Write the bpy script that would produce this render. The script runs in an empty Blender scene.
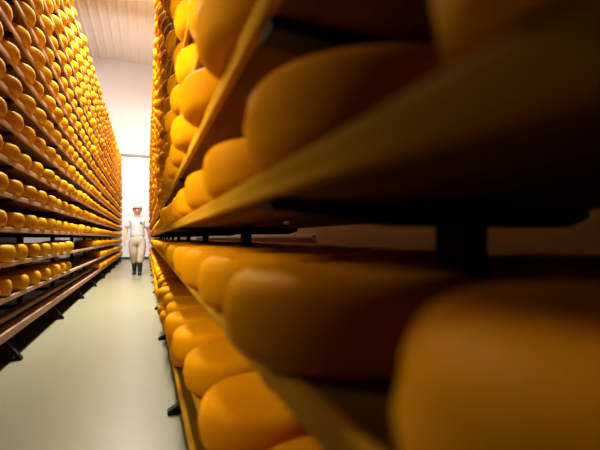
import bpy, bmesh, math, random
from mathutils import Vector, Matrix
random.seed(7)
C = bpy.context.scene.collection
PI = math.pi
EYE = 0.90

# ------------------------------------------------------------------ materials
def mat(name, col, rough=0.5, metal=0.0, noise=None, bump=None, spec=0.5, coat=0.0, coords='Object'):
    """principled material; noise = (scale, second colour, contrast low, contrast high, stretch)"""
    m = bpy.data.materials.new(name); m.use_nodes = True
    nt = m.node_tree; b = nt.nodes['Principled BSDF']
    b.inputs['Base Color'].default_value = (*col, 1)
    b.inputs['Roughness'].default_value = rough
    b.inputs['Metallic'].default_value = metal
    b.inputs['Specular IOR Level'].default_value = spec
    if coat:
        b.inputs['Coat Weight'].default_value = coat
        b.inputs['Coat Roughness'].default_value = 0.25
    if noise or bump:
        tc = nt.nodes.new('ShaderNodeTexCoord'); mp = nt.nodes.new('ShaderNodeMapping')
        nt.links.new(tc.outputs[coords], mp.inputs['Vector'])
    if noise:
        sc, c2, lo, hi, st = noise
        mp.inputs['Scale'].default_value = st
        n = nt.nodes.new('ShaderNodeTexNoise'); n.inputs['Scale'].default_value = sc
        n.inputs['Detail'].default_value = 5
        r = nt.nodes.new('ShaderNodeValToRGB')
        r.color_ramp.elements[0].position = lo; r.color_ramp.elements[0].color = (*col, 1)
        r.color_ramp.elements[1].position = hi; r.color_ramp.elements[1].color = (*c2, 1)
        nt.links.new(mp.outputs[0], n.inputs['Vector'])
        nt.links.new(n.outputs['Fac'], r.inputs['Fac'])
        nt.links.new(r.outputs['Color'], b.inputs['Base Color'])
        if bump:
            bp = nt.nodes.new('ShaderNodeBump'); bp.inputs['Strength'].default_value = bump
            bp.inputs['Distance'].default_value = 0.004
            nt.links.new(n.outputs['Fac'], bp.inputs['Height'])
            nt.links.new(bp.outputs[0], b.inputs['Normal'])
    return m

def cheese_mat(name, c1, c2, spec=.12):
    m = mat(name, c1, rough=0.55, spec=spec, noise=(7, c2, 0.35, 0.7, (1, 1, 1)), bump=0.15)
    nt = m.node_tree; b = nt.nodes['Principled BSDF']
    # each wheel a little different in hue and ripeness
    oi = nt.nodes.new('ShaderNodeObjectInfo'); hs = nt.nodes.new('ShaderNodeHueSaturation')
    mr = nt.nodes.new('ShaderNodeMapRange'); mr.inputs['To Min'].default_value = 0.82; mr.inputs['To Max'].default_value = 1.12
    nt.links.new(oi.outputs['Random'], mr.inputs['Value'])
    nt.links.new(mr.outputs[0], hs.inputs['Value'])
    src = b.inputs['Base Color'].links[0].from_socket
    nt.links.new(src, hs.inputs['Color']); nt.links.new(hs.outputs[0], b.inputs['Base Color'])
    return m

M = {}
M['cheese'] = cheese_mat('waxed cheese rind', (0.86, 0.51, 0.030), (0.78, 0.40, 0.020))
M['cheese_bounce_lit'] = cheese_mat('deep orange bounce-lit cheese rind', (0.90, 0.42, 0.008), (0.82, 0.34, 0.005), .03)  # deeper orange than the left: warm bounced light put into the colour
M['edge'] = mat('lit board edge', (0.74, 0.52, 0.40), rough=0.6, noise=(5, (0.58, 0.38, 0.28), 0.35, 0.7, (6, 0.5, 12)))  # lighter copy of the board wood, light on the lip put into the colour
M['edge_gold_lit'] = mat('golden lit board edge', (0.66, 0.37, 0.03), rough=0.7, spec=.05, noise=(5, (0.50, 0.26, 0.02), 0.35, 0.7, (6, 0.5, 12)))  # gold of bounced light on the lip put into the colour
M['board'] = mat('shaded spruce board', (0.26, 0.15, 0.09), rough=0.7,
                 noise=(5, (0.19, 0.105, 0.06), 0.35, 0.7, (6, 0.5, 12)), bump=0.2)  # darker copy of the same wood: shade of the undersides put into the colour
M['board_gold_shaded'] = mat('golden shaded board', (0.26, 0.145, 0.018), rough=0.75, spec=.04,
                 noise=(5, (0.17, 0.09, 0.01), 0.35, 0.7, (6, 0.5, 12)), bump=0.2)  # gold of bounced light and underside shade both put into the colour
M['rail'] = mat('pinkish planed wood', (0.50, 0.30, 0.20), rough=0.6,
                noise=(5, (0.38, 0.21, 0.13), 0.35, 0.7, (6, 0.5, 12)))
M['steel'] = mat('dark painted steel', (0.006, 0.005, 0.0045), rough=0.6)
M['floor'] = mat('pale resin floor', (0.28, 0.262, 0.172), rough=0.34, spec=0.4,
                 noise=(1.1, (0.235, 0.22, 0.14), 0.35, 0.75, (1, 0.35, 1)))
M['wall'] = mat('white wall panel', (0.60, 0.56, 0.545), rough=0.6, noise=(0.6, (0.54, 0.50, 0.48), 0.3, 0.7, (1, 1, 1)))
M['brownwall'] = mat('tan side wall', (0.50, 0.30, 0.11), rough=0.55, noise=(0.8, (0.42, 0.24, 0.08), 0.3, 0.7, (1, 1, 1)))
M['darkwall'] = mat('shade-black wall', (0.012, 0.010, 0.009), rough=0.7, noise=(0.8, (0.008, 0.007, 0.007), 0.3, 0.7, (1, 1, 1)))  # near-black colour stands for shade and keeps stray fill light down
M['ceiling'] = mat('ribbed ceiling sheet', (0.70, 0.62, 0.54), rough=0.5)
M['door'] = mat('white door sheet', (0.86, 0.86, 0.86), rough=0.45)
M['doorrail'] = mat('brown sliding rail', (0.16, 0.10, 0.08), rough=0.45)
M['alu'] = mat('brushed aluminium', (0.55, 0.55, 0.56), rough=0.35, metal=0.8)
M['threshold'] = mat('dark threshold strip', (0.06, 0.06, 0.07), rough=0.6)
M['skin'] = mat('skin', (0.70, 0.40, 0.30), rough=0.5)
M['shirt'] = mat('white cotton', (0.80, 0.80, 0.84), rough=0.8, noise=(18, (0.70, 0.70, 0.76), 0.35, 0.7, (1, 1, 1)), bump=0.3)
M['trousers'] = mat('beige work cloth', (0.62, 0.52, 0.42), rough=0.85, noise=(14, (0.52, 0.43, 0.34), 0.35, 0.7, (1, 1, 1)), bump=0.3)
M['boot'] = mat('dark rubber', (0.035, 0.04, 0.045), rough=0.35)
M['sole'] = mat('grey rubber sole', (0.05, 0.05, 0.05), rough=0.7)
M['cap'] = mat('white mesh cap', (0.44, 0.37, 0.37), rough=0.9)
M['hair'] = mat('light brown hair', (0.30, 0.17, 0.10), rough=0.6)
M['eye'] = mat('dark eye', (0.03, 0.02, 0.02), rough=0.2)
M['lip'] = mat('lips', (0.50, 0.17, 0.14), rough=0.5)
M['patch'] = mat('green shirt emblem', (0.12, 0.24, 0.22), rough=0.8)

# ------------------------------------------------------------------ helpers
def mesh_obj(name, bm, m, parent=None, smooth=False):
    me = bpy.data.meshes.new(name)
    bmesh.ops.recalc_face_normals(bm, faces=bm.faces)
    bm.to_mesh(me); bm.free()
    if smooth:
        for p in me.polygons: p.use_smooth = True
    me.materials.append(m)
    o = bpy.data.objects.new(name, me); C.objects.link(o)
    if parent: o.parent = parent
    return o

def add_box(bm, x0, x1, y0, y1, z0, z1, bevel=0.0):
    r = bmesh.ops.create_cube(bm, size=1)
    vs = r['verts']
    for v in vs:
        v.co = Vector(((x0 + x1) / 2 + v.co.x * (x1 - x0), (y0 + y1) / 2 + v.co.y * (y1 - y0), (z0 + z1) / 2 + v.co.z * (z1 - z0)))
    if bevel:
        es = list({e for v in vs for e in v.link_edges})
        bmesh.ops.bevel(bm, geom=es, offset=bevel, segments=2, profile=0.6, affect='EDGES')

def add_prism(bm, pts, axis, a, b):
    """extrude a polygon; axis 'y' -> pts are (x,z)"""
    mk = lambda p, t: Vector((p[0], t, p[1])) if axis == 'y' else Vector((t, p[0], p[1]))
    v0 = [bm.verts.new(mk(p, a)) for p in pts]; v1 = [bm.verts.new(mk(p, b)) for p in pts]
    bm.faces.new(v0); bm.faces.new(v1[::-1])
    n = len(pts)
    for i in range(n): bm.faces.new((v0[i], v0[(i + 1) % n], v1[(i + 1) % n], v1[i]))

def empty(name, loc, label=None, cat=None, group=None):
    o = bpy.data.objects.new(name, None); C.objects.link(o); o.location = loc
    o.empty_display_size = 0.1
    if label: tag(o, label, cat, group)
    return o

def tag(o, label, cat, group=None):
    o['label'] = label; o['category'] = cat
    if group: o['group'] = group
    return o

def struct(name, bm, m):
    o = mesh_obj(name, bm, m); o['kind'] = 'structure'; return o

def box_struct(name, m, *b):
    bm = bmesh.new(); add_box(bm, *b); return struct(name, bm, m)

# ------------------------------------------------------------------ the setting
XL, XR, YB, YE, HC = -4.6, 2.1, -3.0, 18.4, 8.35
box_struct('floor', M['floor'], XL - .2, XR + .2, YB - .2, YE + .2, -.2, 0)
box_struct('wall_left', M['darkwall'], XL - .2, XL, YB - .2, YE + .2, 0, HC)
box_struct('wall_right', M['brownwall'], XR, XR + .2, YB - .2, YE + .2, 0, HC)
box_struct('wall_end', M['wall'], XL, XR, YE, YE + .2, 0, HC)
box_struct('wall_back', M['darkwall'], XL, XR, YB - .2, YB, 0, HC)
# ribbed ceiling: ribs run the length of the hall
bm = bmesh.new()
add_box(bm, XL - .2, XR + .2, YB - .2, YE + .2, HC, HC + .2)
x = XL + .1
while x < XR - .1:
    add_prism(bm, [(x, HC), (x + .03, HC - .014), (x + .09, HC - .014), (x + .12, HC)], 'y', YB, YE)
    x += .30
struct('ceiling', bm, M['ceiling'])
# wide sliding door in the end wall, with its rail and floor strip
bm = bmesh.new(); add_box(bm, -3.2, .75, YE - .06, YE, .03, 4.22)
door = struct('door_1', bm, M['door'])
bm = bmesh.new(); add_box(bm, -3.4, 1.3, YE - .16, YE, 4.30, 4.42, .01)
o = mesh_obj('door_rail', bm, M['doorrail'], door)
bm = bmesh.new(); add_box(bm, -3.4, 1.3, YE - .12, YE, 4.20, 4.295, .008)
o = mesh_obj('door_header', bm, M['alu'], door)
box_struct('baseboard_end', M['threshold'], XL, XR, YE - .08, YE, 0, .10)
box_struct('shade_sheet', M['darkwall'], XL, -.935, YB, 17.7, 0, .004)  # thin sheet added over the floor to paint the shade around the left rack
box_struct('light_streak_rail', M['alu'], XR - .03, XR, 4.9, YE, EYE + .0, EYE + .035)  # bright rail added to stand in for a streak of distant lights

# ------------------------------------------------------------------ racks
P = 0.383                     # pitch of the wheels along a board
SP = 0.243                    # spacing of the boards
LVL = [EYE - .653 + SP * i for i in range(16)]      # top faces of the boards, left rack
LVR = [EYE - .745, EYE - .505, EYE - .156, EYE + .090] + [EYE + .090 + .249 * i for i in range(1, 13)]
BT = 0.034
R_Y0, R_Y1 = -1.2, 17.6
L_Y0, L_Y1 = 2.72, 17.6

def build_rack(name, sgn, lip, y0, y1, posts, label):
    """sgn +1: rack stands on the right of the aisle, -1: on the left; lip = distance of the front edge from the middle"""
    root = empty(name, (sgn * lip, y0, 0), label, 'rack')
    LV = LVR if sgn > 0 else LVL
    EM = M['edge_gold_lit'] if sgn > 0 else M['edge']
    BM = M['board_gold_shaded'] if sgn > 0 else M['board']
    X = lambda d: sgn * d                       # local x from the lip, going away from the aisle
    def bx(bm, d0, d1, *r, bevel=0):
        a, b = sorted((X(d0), X(d1))); add_box(bm, a, b, *r, bevel=bevel)
    L = y1 - y0
    for i, z in enumerate(LV):
        if i == 0 and sgn < 0:
            bm = bmesh.new(); bx(bm, 0, .09, 0, L, z - .06, z, bevel=.006)
            mesh_obj('front_slat', bm, M['rail'], root)
            bm = bmesh.new(); bx(bm, .19, .27, 0, L, z - .04, z, bevel=.004)
            mesh_obj('rear_slat', bm, M['rail'], root)
        else:
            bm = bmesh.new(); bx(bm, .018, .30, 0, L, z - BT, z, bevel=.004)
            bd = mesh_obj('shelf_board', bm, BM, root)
            bm = bmesh.new(); bx(bm, 0, .018, 0, L, z - BT - .002, z, bevel=.005)  # strip added to carry the lit tone; board and lip are one wood
            e = mesh_obj('lit_edge_strip', bm, EM, bd); e['label'] = 'front edge of the board in a lit tone'
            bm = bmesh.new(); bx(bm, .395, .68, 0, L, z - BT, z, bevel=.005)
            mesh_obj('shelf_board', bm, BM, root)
    rest = bmesh.new(); nrest = 0
    top = LV[-1] + .16
    for k, yp in enumerate(posts):
        y = yp - y0
        bm = bmesh.new(); bx(bm, .342, .386, y - .04, y + .04, .012, top, bevel=.004)
        up = mesh_obj('upright', bm, M['steel'], root)
        bm = bmesh.new(); bx(bm, .29, .44, y - .07, y + .07, 0, .012)
        mesh_obj('foot_plate', bm, M['steel'], up)
        # triangular floor foot that reaches out past the board edge
        bm = bmesh.new()
        w = .022
        pts = [(X(-.045), 0.0), (X(-.045), .018), (X(.01), .018), (X(.30), .018), (X(.30), 0.0)]
        add_prism(bm, pts, 'y', y - w, y + w)
        ft = min(.19, LV[0] - .072)
        pts = [(X(-.045), .018), (X(.075), ft), (X(.105), ft), (X(-.012), .018)]
        add_prism(bm, pts, 'y', y - w, y + w)
        mesh_obj('foot', bm, M['steel'], up)
        for i, z in enumerate(LV):
            zb = z - (.06 if (i == 0 and sgn < 0) else BT)
            tgt = bmesh.new() if k < 6 else rest
            pts = [(X(.012), zb), (X(.012), zb - .018), (X(.22), zb - .036), (X(.60), zb - .036), (X(.655), zb - .018), (X(.655), zb)]
            add_prism(tgt, pts, 'y', y - .028, y + .028)
            if k < 6: mesh_obj('cross_arm', tgt, M['steel'], up)
            else: nrest += 1
    if nrest:
        o = mesh_obj('cross_arm', rest, M['steel'], root); o['kind'] = 'stuff'
    else: rest.free()
    return root

R_LIP, L_LIP = .147, .90
r_posts = [-1.05 + 1.6 * k for k in range(12)]
l_posts = [2.80] + [3.5 + 1.6 * k for k in range(9)]
build_rack('cheese_rack', +1, R_LIP, R_Y0, R_Y1, r_posts, 'tall cheese rack with wooden boards close on the right side of the aisle')
build_rack('cheese_rack', -1, L_LIP, L_Y0, L_Y1, l_posts, 'tall cheese rack with wooden boards along the left side of the aisle')

# ------------------------------------------------------------------ cheese wheels
WR, WH = .180, .119
def wheel_profile(n):
    """(radius, height) from bottom centre to top centre, rounded shoulders and a bulging side"""
    rr, rz = .036, .040
    pr = [(0, 0), (WR - .075, 0), (WR - .004 - rr, .0005)]
    for k in range(1, n + 1):
        a = -PI / 2 + (PI / 2) * k / n
        pr.append((WR - .004 - rr + rr * math.cos(a), rz + rz * math.sin(a)))
    pr.append((WR, WH * .5))
    for k in range(0, n + 1):
        a = (PI / 2) * k / n
        pr.append((WR - .004 - rr + rr * math.cos(a), WH - rz + rz * math.sin(a)))
    pr += [(WR - .075, WH + .002), (0, WH + .003)]
    return pr

def wheel_geo(n, seg):
    pr = wheel_profile(n); vs = []; fs = []
    vs.append((0, 0, pr[0][1]))
    for r, z in pr[1:-1]:
        for s in range(seg):
            a = 2 * PI * s / seg; vs.append((r * math.cos(a), r * math.sin(a), z))
    vs.append((0, 0, pr[-1][1])); last = len(vs) - 1; m = len(pr) - 2
    for s in range(seg): fs.append((0, 1 + (s + 1) % seg, 1 + s))
    for k in range(m - 1):
        for s in range(seg):
            a = 1 + k * seg + s; b = 1 + k * seg + (s + 1) % seg
            fs.append((a, b, b + seg, a + seg))
    base = 1 + (m - 1) * seg
    for s in range(seg): fs.append((base + s, base + (s + 1) % seg, last))
    return vs, fs

def mesh_from(name, vs, fs, m):
    me = bpy.data.meshes.new(name); me.from_pydata(vs, [], fs); me.update()
    for p in me.polygons: p.use_smooth = True
    me.materials.append(m); return me

wheel_me = {r: mesh_from('round_cheese', *wheel_geo(6, 64), M['cheese' if r == 'L' else 'cheese_bounce_lit']) for r in 'LR'}

# every wheel: key (rack, row, level, index) -> location, scale, yaw
WHEELS = {}
NEAR = {  # wheels close to the lens on the right rack: (y, distance of the rind from the middle of the aisle)
    3: [(.085, .12), (.50, .12), (.92, .118), (1.32, .112)],
    2: [(.085, .095), (.515, .095), (.90, .105), (1.28, .098)],
    1: [(.20, .115), (.585, .115), (.97, .115), (1.36, .113), (1.75, .10)],
    4: [(.37, .085), (.77, .083), (1.18, .085), (1.58, .085)],
}
def fill():
    rnd = random.Random(11)
    for rack in 'RL':
        for lev in range(16):
            z = (LVR if rack == 'R' else LVL)[lev]
            for row in (0, 1):
                ph = rnd.uniform(0, .3) + (2.91 if rack == 'L' else 0)
                near = NEAR.get(lev, []) if (rack == 'R' and row == 0) else []
                y = ph; i = 0
                while y < (R_Y1 if rack == 'R' else L_Y1) - .2:
                    jx, jy, sz, rz, hz = rnd.gauss(0, .009), rnd.gauss(0, .008), rnd.uniform(.95, 1.0), rnd.uniform(0, 6.28), rnd.uniform(.94, 1.04)
                    ok = True; over = -.04
                    if i < len(near): y, xf = near[i]; jy = 0; jx = 0; sz = 1.0; over = xf - R_LIP
                    if rack == 'L':
                        if lev == 0 and y < 9.3: ok = False
                        if lev == 1 and 5.8 < y < 9.2: ok = False
                        if lev == 2 and 5.7 < y < 8.1: ok = False
                        x = -(L_LIP - .04 + WR + jx) if row == 0 else -(L_LIP + .388 + WR + abs(jx))
                    else:
                        if lev == 0 and y < 2.35: ok = False
                        x = (R_LIP + over + WR + jx) if row == 0 else (R_LIP + .388 + WR + abs(jx))
                    if row == 1 and y > 9: ok = False
                    if lev == 0 and row == 1: ok = False
                    if ok: WHEELS[(rack, row, lev, i)] = ((x, y + jy, z + .0005), (sz, sz, hz), rz)
                    y += P + rnd.uniform(0, .012); i += 1
fill()

ORD = ['first', 'second', 'third', 'fourth', 'fifth', 'sixth', 'seventh', 'eighth', 'ninth', 'tenth', 'eleventh', 'twelfth',
       'thirteenth', 'fourteenth', 'fifteenth', 'sixteenth', 'seventeenth', 'eighteenth', 'nineteenth', 'twentieth', 'twenty-first',
       'twenty-second', 'twenty-third', 'twenty-fourth', 'twenty-fifth', 'twenty-sixth', 'twenty-seventh', 'twenty-eighth', 'twenty-ninth', 'thirtieth',
       'thirty-first', 'thirty-second', 'thirty-third', 'thirty-fourth', 'thirty-fifth', 'thirty-sixth', 'thirty-seventh', 'thirty-eighth', 'thirty-ninth', 'fortieth']

def wheel_label(key, rank):
    rack, row, lev, i = key
    b = 'back-row ' if row else ''
    if rack == 'L':
        return f"yellow {b}cheese wheel on left rack's {ORD[lev]} shelf up, {ORD[rank]} wheel from photo's left edge"
    where = (f"{ORD[lev - 3]} shelf above the dark gap" if lev >= 3 else
             {2: 'first shelf below the dark gap', 1: 'second shelf below the dark gap', 0: 'lowest shelf near the floor'}[lev])
    return f"orange {b}cheese wheel, right rack, {where}, {ORD[rank]} nearest the camera"

# the 300 wheels that show largest in the photograph: rack/level -> (index, rank along its shelf)
#TOP_BEGIN
TOP = {
    ('L',0,0): [(17,0),(18,1),(19,2)],
    ('L',0,1): [(1,0),(2,1),(3,2),(4,3),(5,4),(6,5),(7,6),(17,7),(19,9)],
    ('L',0,2): [(1,0),(2,1),(3,2),(4,3),(5,4),(6,5),(7,6),(14,7),(15,8)],
    ('L',0,3): [(0,0),(1,1),(2,2),(3,3),(4,4),(5,5),(6,6),(7,7),(8,8),(9,9),(11,11),(13,13),(14,14)],
    ('L',0,4): [(0,0),(1,1),(2,2),(3,3),(4,4),(5,5),(6,6),(7,7),(8,8),(9,9),(10,10),(12,12),(13,13)],
    ('L',0,5): [(0,0),(1,1),(2,2),(3,3),(4,4),(5,5),(6,6),(7,7),(8,8),(9,9),(10,10),(11,11),(12,12)],
    ('L',0,6): [(0,0),(1,1),(2,2),(3,3),(4,4),(5,5),(6,6),(7,7),(8,8),(9,9),(10,10),(11,11),(12,12),(15,15)],
    ('L',0,7): [(0,0),(1,1),(2,2),(3,3),(4,4),(5,5),(6,6),(7,7),(8,8),(9,9),(10,10),(12,12)],
    ('L',0,8): [(0,0),(1,1),(2,2),(3,3),(4,4),(5,5),(6,6),(7,7),(8,8),(9,9),(10,10),(11,11),(13,13)],
    ('L',0,9): [(1,0),(2,1),(3,2),(4,3),(5,4),(6,5),(7,6),(8,7),(9,8),(10,9),(11,10),(12,11),(13,12),(14,13)],
    ('L',0,10): [(2,0),(3,1),(4,2),(5,3),(6,4),(7,5),(8,6),(9,7),(10,8),(11,9),(12,10),(13,11),(14,12)],
    ('L',0,11): [(3,0),(4,1),(5,2),(6,3),(7,4),(8,5),(9,6),(10,7),(11,8),(12,9),(13,10),(17,14)],
    ('L',0,12): [(4,0),(5,1),(6,2),(7,3),(8,4),(9,5),(10,6),(11,7),(13,9)],
    ('L',0,13): [(5,0),(6,1),(7,2),(8,3),(9,4),(10,5),(11,6),(12,7),(13,8),(14,9),(15,10)],
    ('L',0,14): [(6,0),(7,1),(8,2),(9,3),(10,4),(11,5),(12,6),(13,7),(17,11)],
    ('L',0,15): [(7,0),(8,1),(9,2),(10,3),(11,4),(12,5),(13,6),(15,8)],
    ('L',1,1): [(5,0),(7,2)],
    ('R',0,0): [(6,0),(7,1),(8,2),(9,3),(10,4),(14,7)],
    ('R',0,1): [(1,0),(2,1),(3,2),(4,3),(5,4),(6,5),(7,6),(8,7),(9,8),(10,9),(11,10),(12,11),(13,12),(14,13),(15,14),(16,15)],
    ('R',0,2): [(0,0),(1,1),(2,2),(3,3),(4,4),(5,5),(6,6),(7,7),(8,8),(9,9),(10,10),(12,11),(13,12),(15,13)],
    ('R',0,3): [(0,0),(1,1),(2,2),(3,3),(4,4),(5,5),(6,6),(7,7),(9,9)],
    ('R',0,4): [(1,0),(2,1),(3,2),(4,3),(5,4),(6,5),(7,6),(8,7),(9,8),(11,10)],
    ('R',0,5): [(3,0),(4,1),(5,2),(6,3),(7,4),(8,5),(9,6),(10,7),(11,8),(12,9)],
    ('R',0,6): [(4,0),(5,1),(6,2),(7,3),(8,4),(9,5),(10,6),(12,8)],
    ('R',0,7): [(5,0),(6,1),(7,2),(8,3),(9,4),(10,5),(11,6),(12,7),(13,8)],
    ('R',0,8): [(6,0),(7,1),(8,2),(9,3),(10,4),(11,5),(12,6),(13,7)],
    ('R',0,9): [(7,0),(8,1),(9,2),(10,3),(11,4),(13,6)],
    ('R',0,10): [(8,0),(9,1),(10,2),(11,3),(12,4),(13,5),(14,6)],
    ('R',0,11): [(10,0),(11,1),(12,2)],
    ('R',0,12): [(11,0),(12,1),(13,2),(14,3)],
    ('R',0,13): [(13,1),(16,2)],
    ('R',0,15): [(14,0)],
    ('R',1,2): [(1,0),(2,1),(3,2),(4,3),(5,4),(6,5),(7,6),(8,7),(9,8),(13,10)],
}
#TOP_END
TOPKEYS = {}
for (rack, row, lev), lst in TOP.items():
    for i, rank in lst: TOPKEYS[(rack, row, lev, i)] = rank
DEBUG_ALL = not TOP

def build_wheels():
    protos = {r: bpy.data.objects.new('round_cheese', wheel_me[r]) for r in 'LR'}
    used = set()
    far_v, far_f = [], []
    gv, gf = wheel_geo(3, 24)
    for key, (loc, sc, rz) in WHEELS.items():
        if key in TOPKEYS or DEBUG_ALL:
            r = key[0]; o = protos[r] if r not in used else protos[r].copy(); used.add(r)
            C.objects.link(o)
            o.location = loc; o.scale = sc; o.rotation_euler = (0, 0, rz)
            if DEBUG_ALL: o['key'] = repr(key); continue
            tag(o, wheel_label(key, TOPKEYS[key]), 'cheese',
                'cheese wheels on the left rack' if key[0] == 'L' else 'cheese wheels on the right rack')
        else:
            b = len(far_v); ca, sa = math.cos(rz), math.sin(rz)
            for x, y, z in gv:
                x *= sc[0]; y *= sc[1]
                far_v.append((loc[0] + x * ca - y * sa, loc[1] + x * sa + y * ca, loc[2] + z * sc[2]))
            far_f.extend(tuple(a + b for a in f) for f in gf)
    if far_v:
        o = bpy.data.objects.new('distant_cheeses', mesh_from('distant_cheeses', far_v, far_f, M['cheese_far']))
        C.objects.link(o); o['kind'] = 'stuff'
        tag(o, 'mass of small golden cheese wheels filling the distant end of both racks', 'cheese')
M['cheese_far'] = mat('waxed cheese rind far', (0.88, 0.42, 0.012), rough=0.55, spec=0.16,
                      noise=(2.5, (0.66, 0.26, 0.010), 0.3, 0.7, (1, 1, 1)))
build_wheels()

# ------------------------------------------------------------------ the person walking up the aisle
def skin_mesh(name, nodes, edges, m, parent, levels=2, root=0):
    """nodes: list of (x,y,z, rx, ry)"""
    bm = bmesh.new(); ly = bm.verts.layers.skin.verify(); vs = []
    for i, n in enumerate(nodes):
        v = bm.verts.new(n[:3]); v[ly].radius = (n[3], n[4] if len(n) > 4 else n[3]); v[ly].use_root = (i == root)
        vs.append(v)
    for a, b in edges: bm.edges.new((vs[a], vs[b]))
    me = bpy.data.meshes.new(name); bm.to_mesh(me); bm.free()
    o = bpy.data.objects.new(name, me); C.objects.link(o)
    sk = o.modifiers.new('skin', 'SKIN'); sk.use_smooth_shade = True
    sb = o.modifiers.new('sub', 'SUBSURF'); sb.levels = levels; sb.render_levels = levels
    bpy.context.view_layer.update()
    dg = bpy.context.evaluated_depsgraph_get()
    me2 = bpy.data.meshes.new_from_object(o.evaluated_get(dg))
    o.modifiers.clear(); o.data = me2; bpy.data.meshes.remove(me)
    me2.name = name; me2.materials.clear(); me2.materials.append(m)
    for p in me2.polygons: p.use_smooth = True
    o.parent = parent
    return o

class Net:
    def __init__(s): s.n = []; s.e = []
    def add(s, p, r, prev=None, ry=None):
        s.n.append((*p, r, ry if ry else r)); i = len(s.n) - 1
        if prev is not None: s.e.append((prev, i))
        return i
    def chain(s, pts, prev=None):
        for p in pts: prev = s.add(p[:3], p[3], prev, p[4] if len(p) > 4 else None)
        return prev

def ellipsoid(name, c, r, m, parent, seg=20, rings=12, zmin=None, rot=None):
    bm = bmesh.new(); bmesh.ops.create_uvsphere(bm, u_segments=seg, v_segments=rings, radius=1)
    if zmin is not None:
        bmesh.ops.delete(bm, geom=[v for v in bm.verts if v.co.z < zmin], context='VERTS')
    for v in bm.verts:
        co = Vector((v.co.x * r[0], v.co.y * r[1], v.co.z * r[2]))
        if rot: co = rot @ co
        v.co = co + Vector(c)
    return mesh_obj(name, bm, m, parent, smooth=True)

# facing -Y (towards the camera); her right side is at -X (photo left)
person = empty('person', (-.20, 10.7, 0), 'person in white cap, white short-sleeved shirt, beige trousers and dark boots walking up aisle', 'person')
person.scale = (1.08, 1.06, 1.0)
n = Net()
pel = n.add((0, 0, .92), .115, None, .10)
ab = n.add((0, 0, 1.06), .105, pel, .09)
ch = n.add((0, 0, 1.25), .125, ab, .10)
nb = n.add((0, .01, 1.40), .075, ch)
nk = n.add((0, .0, 1.455), .050, nb)
jw = n.add((0, -.012, 1.515), .066, nk)
hd = n.add((0, -.005, 1.595), .080, jw, .088)
tp = n.add((0, .0, 1.655), .062, hd)
HIP = {-1: [(-.09, 0, .86, .088), (-.085, -.03, .50, .058), (-.068, .075, .15, .036)],
       1: [(.09, 0, .86, .088), (.075, -.10, .50, .058), (.054, -.13, .12, .036)]}
for s in (-1, 1):
    n.chain(HIP[s], pel)
HANDS = {}
for s in (-1, 1):
    fwd = .10 if s < 0 else -.08        # the arms swing opposite the legs
    sh = n.add((s * .150, 0, 1.365), .055, nb)
    el = n.chain([(s * .215, .015, 1.20, .045), (s * .240, .02 - fwd * .2, 1.09, .042)], sh)
    wr = n.chain([(s * .256, -fwd * .7, .97, .035), (s * .265, -fwd * 1.1, .875, .026)], el)
    pb = n.add((s * .267, -fwd * 1.18, .83, ), .026, wr, .018)
    pa = n.add((s * .267, -fwd * 1.25, .79), .028, pb, .016)
    for q, (dy, ln) in enumerate(((-.030, .068), (-.010, .080), (.010, .075), (.029, .058))):
        y = -fwd * 1.25 + dy
        n.chain([(s * .266, y, .775, .0085), (s * .260, y - .006, .775 - ln * .5, .0080), (s * .248, y - .010, .775 - ln, .0068)], pa)
    n.chain([(s * .256, -fwd * 1.18 - .032, .815, .0095), (s * .246, -fwd * 1.18 - .048, .785, .0085), (s * .240, -fwd * 1.18 - .050, .757, .007)], pb)
# nose and ears grow out of the head
n.chain([(0, -.088, 1.565, .016), (0, -.106, 1.548, .012)], hd)
for s in (-1, 1):
    n.chain([(s * .082, .012, 1.565, .016), (s * .090, .018, 1.572, .012)], hd)
body = skin_mesh('body', n.n, n.e, M['skin'], person)
for s in (-1, 1):
    ellipsoid('eye', (s * .032, -.083, 1.588), (.013, .010, .008), M['eye'], body, 10, 8)
    ellipsoid('eyebrow', (s * .033, -.086, 1.607), (.016, .006, .003), M['hair'], body, 10, 8)
ellipsoid('mouth', (0, -.082, 1.515), (.024, .010, .008), M['lip'], body, 12, 8)
ellipsoid('hair', (0, .042, 1.592), (.098, .082, .088), M['hair'], person, 24, 16, zmin=-.45)
ellipsoid('cap', (0, .012, 1.622), (.102, .108, .108), M['cap'], person, 24, 16, zmin=.0, rot=Matrix.Rotation(math.radians(-8), 3, 'X'))
# short-sleeved shirt hanging over the waistband
t = Net()
a = t.add((0, .005, .86), .185, None, .150)
b = t.add((0, .005, 1.02), .165, a, .135)
c = t.add((0, .0, 1.23), .165, b, .132)
d = t.add((0, .008, 1.36), .098, c, .085)
e = t.add((0, .008, 1.412), .064, d)
for s in (-1, 1):
    t.chain([(s * .150, .002, 1.352, .072), (s * .200, .01, 1.22, .070), (s * .222, .012, 1.13, .070)], d)
shirt = skin_mesh('shirt', t.n, t.e, M['shirt'], person)
ellipsoid('shirt_emblem', (.080, -.126, 1.285), (.030, .014, .022), M['patch'], shirt, 12, 8)
# loose trousers
t = Net()
a = t.add((0, 0, 1.02), .130, None, .105)
b = t.add((0, 0, .88), .150, a, .125)
LEG = {-1: [(-.095, -.01, .76, .112), (-.085, -.03, .52, .094), (-.070, .03, .36, .078), (-.068, .05, .26, .074)],
       1: [(.095, -.03, .76, .112), (.078, -.10, .52, .094), (.058, -.125, .36, .078), (.054, -.13, .26, .074)]}
for s in (-1, 1): t.chain(LEG[s], b)
skin_mesh('trousers', t.n, t.e, M['trousers'], person)
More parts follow.
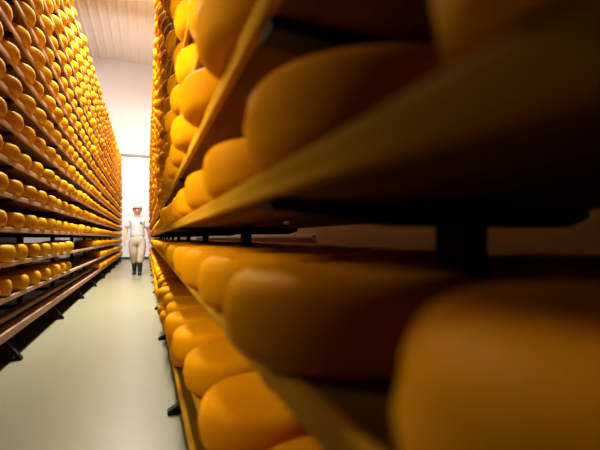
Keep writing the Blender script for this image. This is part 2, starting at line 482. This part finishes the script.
# rubber boots
for s in (-1, 1):
    kx, ky, rear = (-.066, .075, True) if s < 0 else (.052, -.13, False)
    t = Net()
    if rear:
        p = t.chain([(kx, .02, .42, .062), (kx, ky - .015, .24, .062), (kx, ky + .02, .13, .050), (kx, ky + .035, .075, .046)])
        t.chain([(kx, ky - .04, .050, .044, .040), (kx, ky - .11, .042, .044, .034), (kx, ky - .165, .036, .034, .026)], p)
    else:
        p = t.chain([(kx, ky + .005, .42, .062), (kx, ky, .24, .062), (kx, ky, .12, .050), (kx, ky + .012, .062, .046)])
        t.chain([(kx, ky - .06, .050, .044, .040), (kx, ky - .13, .042, .044, .034), (kx, ky - .185, .034, .034, .026)], p)
    bo = skin_mesh('boot', t.n, t.e, M['boot'], person)
    bm = bmesh.new(); y0 = ky + (.085 if rear else .062)
    w = .042
    pts = [(kx - w * .8, y0), (kx + w * .8, y0), (kx + w, y0 - .07), (kx + w * .8, y0 - .14), (kx + w * 1.05, y0 - .21), (kx + w * .5, y0 - .27), (kx - w * .5, y0 - .27),
           (kx - w * 1.05, y0 - .21), (kx - w * .8, y0 - .14), (kx - w, y0 - .07)]
    v0 = [bm.verts.new((q[0], q[1], 0)) for q in pts]; v1 = [bm.verts.new((q[0], q[1], .022)) for q in pts]
    bm.faces.new(v0[::-1]); bm.faces.new(v1)
    for i in range(len(pts)): bm.faces.new((v0[i], v0[(i + 1) % len(pts)], v1[(i + 1) % len(pts)], v1[i]))
    mesh_obj('boot_sole', bm, M['sole'], bo)

# ------------------------------------------------------------------ light
def area(name, loc, size, energy, col, rot=(0, 0, 0), spread=180):
    l = bpy.data.lights.new(name, 'AREA'); l.shape = 'RECTANGLE'; l.size, l.size_y = size
    l.energy = energy; l.color = col; l.spread = math.radians(spread)
    o = bpy.data.objects.new(name, l); C.objects.link(o); o.location = loc; o.rotation_euler = rot
    return o
WHITE = (1, .96, .91)
for y, h, e in ((4.1, 5.6, 48), (5.6, 5.8, 165), (7.8, 6.6, 230), (10.4, 7.4, 230), (12.8, 7.0, 140), (15.0, 7.0, 45)):
    area('ceiling_lamp', (-.38, y, h), (.35, 1.3), e, (.95, 1, .86) if y < 7 else WHITE, (math.radians(16 if y < 7 else 0), 0, 0), 118 if y < 7 else 180)
# lamp washing the end wall, and an unseen upward light added to brighten the ceiling
area('door_lamp', (-.38, 13.6, 5.4), (1.4, .5), 165, (1, .96, .98), (math.radians(80), 0, 0))
area('ceiling_fill', (-.38, 11.6, 7.2), (1.0, 1.6), 42, (1, .92, .83), (PI, 0, 0))
area('rack_fill_light', (-1.05, 1.25, 1.85), (.9, .3), 11, (1, .82, .46), (0, -PI / 2 + .34, math.radians(12)), 100)  # unseen fill light added to give the right rack its gold edges
area('far_aisle_lamp', (-3.2, 17.0, HC - .2), (1.0, 1.0), 25, WHITE)
area('side_aisle_lamp', (1.55, 12.0, HC - .2), (.5, 3.0), 230, (1, .85, .65))

w = bpy.data.worlds.new('world'); bpy.context.scene.world = w; w.use_nodes = True
w.node_tree.nodes['Background'].inputs[0].default_value = (.02, .018, .016, 1)
w.node_tree.nodes['Background'].inputs[1].default_value = .3

# ------------------------------------------------------------------ camera
cam = bpy.data.cameras.new('camera'); co = bpy.data.objects.new('camera', cam); C.objects.link(co)
co.location = (0, 0, EYE); co.rotation_euler = (PI / 2, 0, -math.radians(21.05))
cam.sensor_width = 36; cam.lens = 24.0; cam.shift_y = 13 / 600
cam.clip_start = .01
cam.dof.use_dof = True; cam.dof.focus_distance = 5.0; cam.dof.aperture_fstop = 2.0
sc = bpy.context.scene; sc.camera = co
sc.view_settings.view_transform = 'Standard'
sc.view_settings.look = 'Medium High Contrast'
sc.view_settings.exposure = 0.2
sc.cycles.max_bounces = 8; sc.cycles.diffuse_bounces = 5
sc.cycles.use_denoising = True
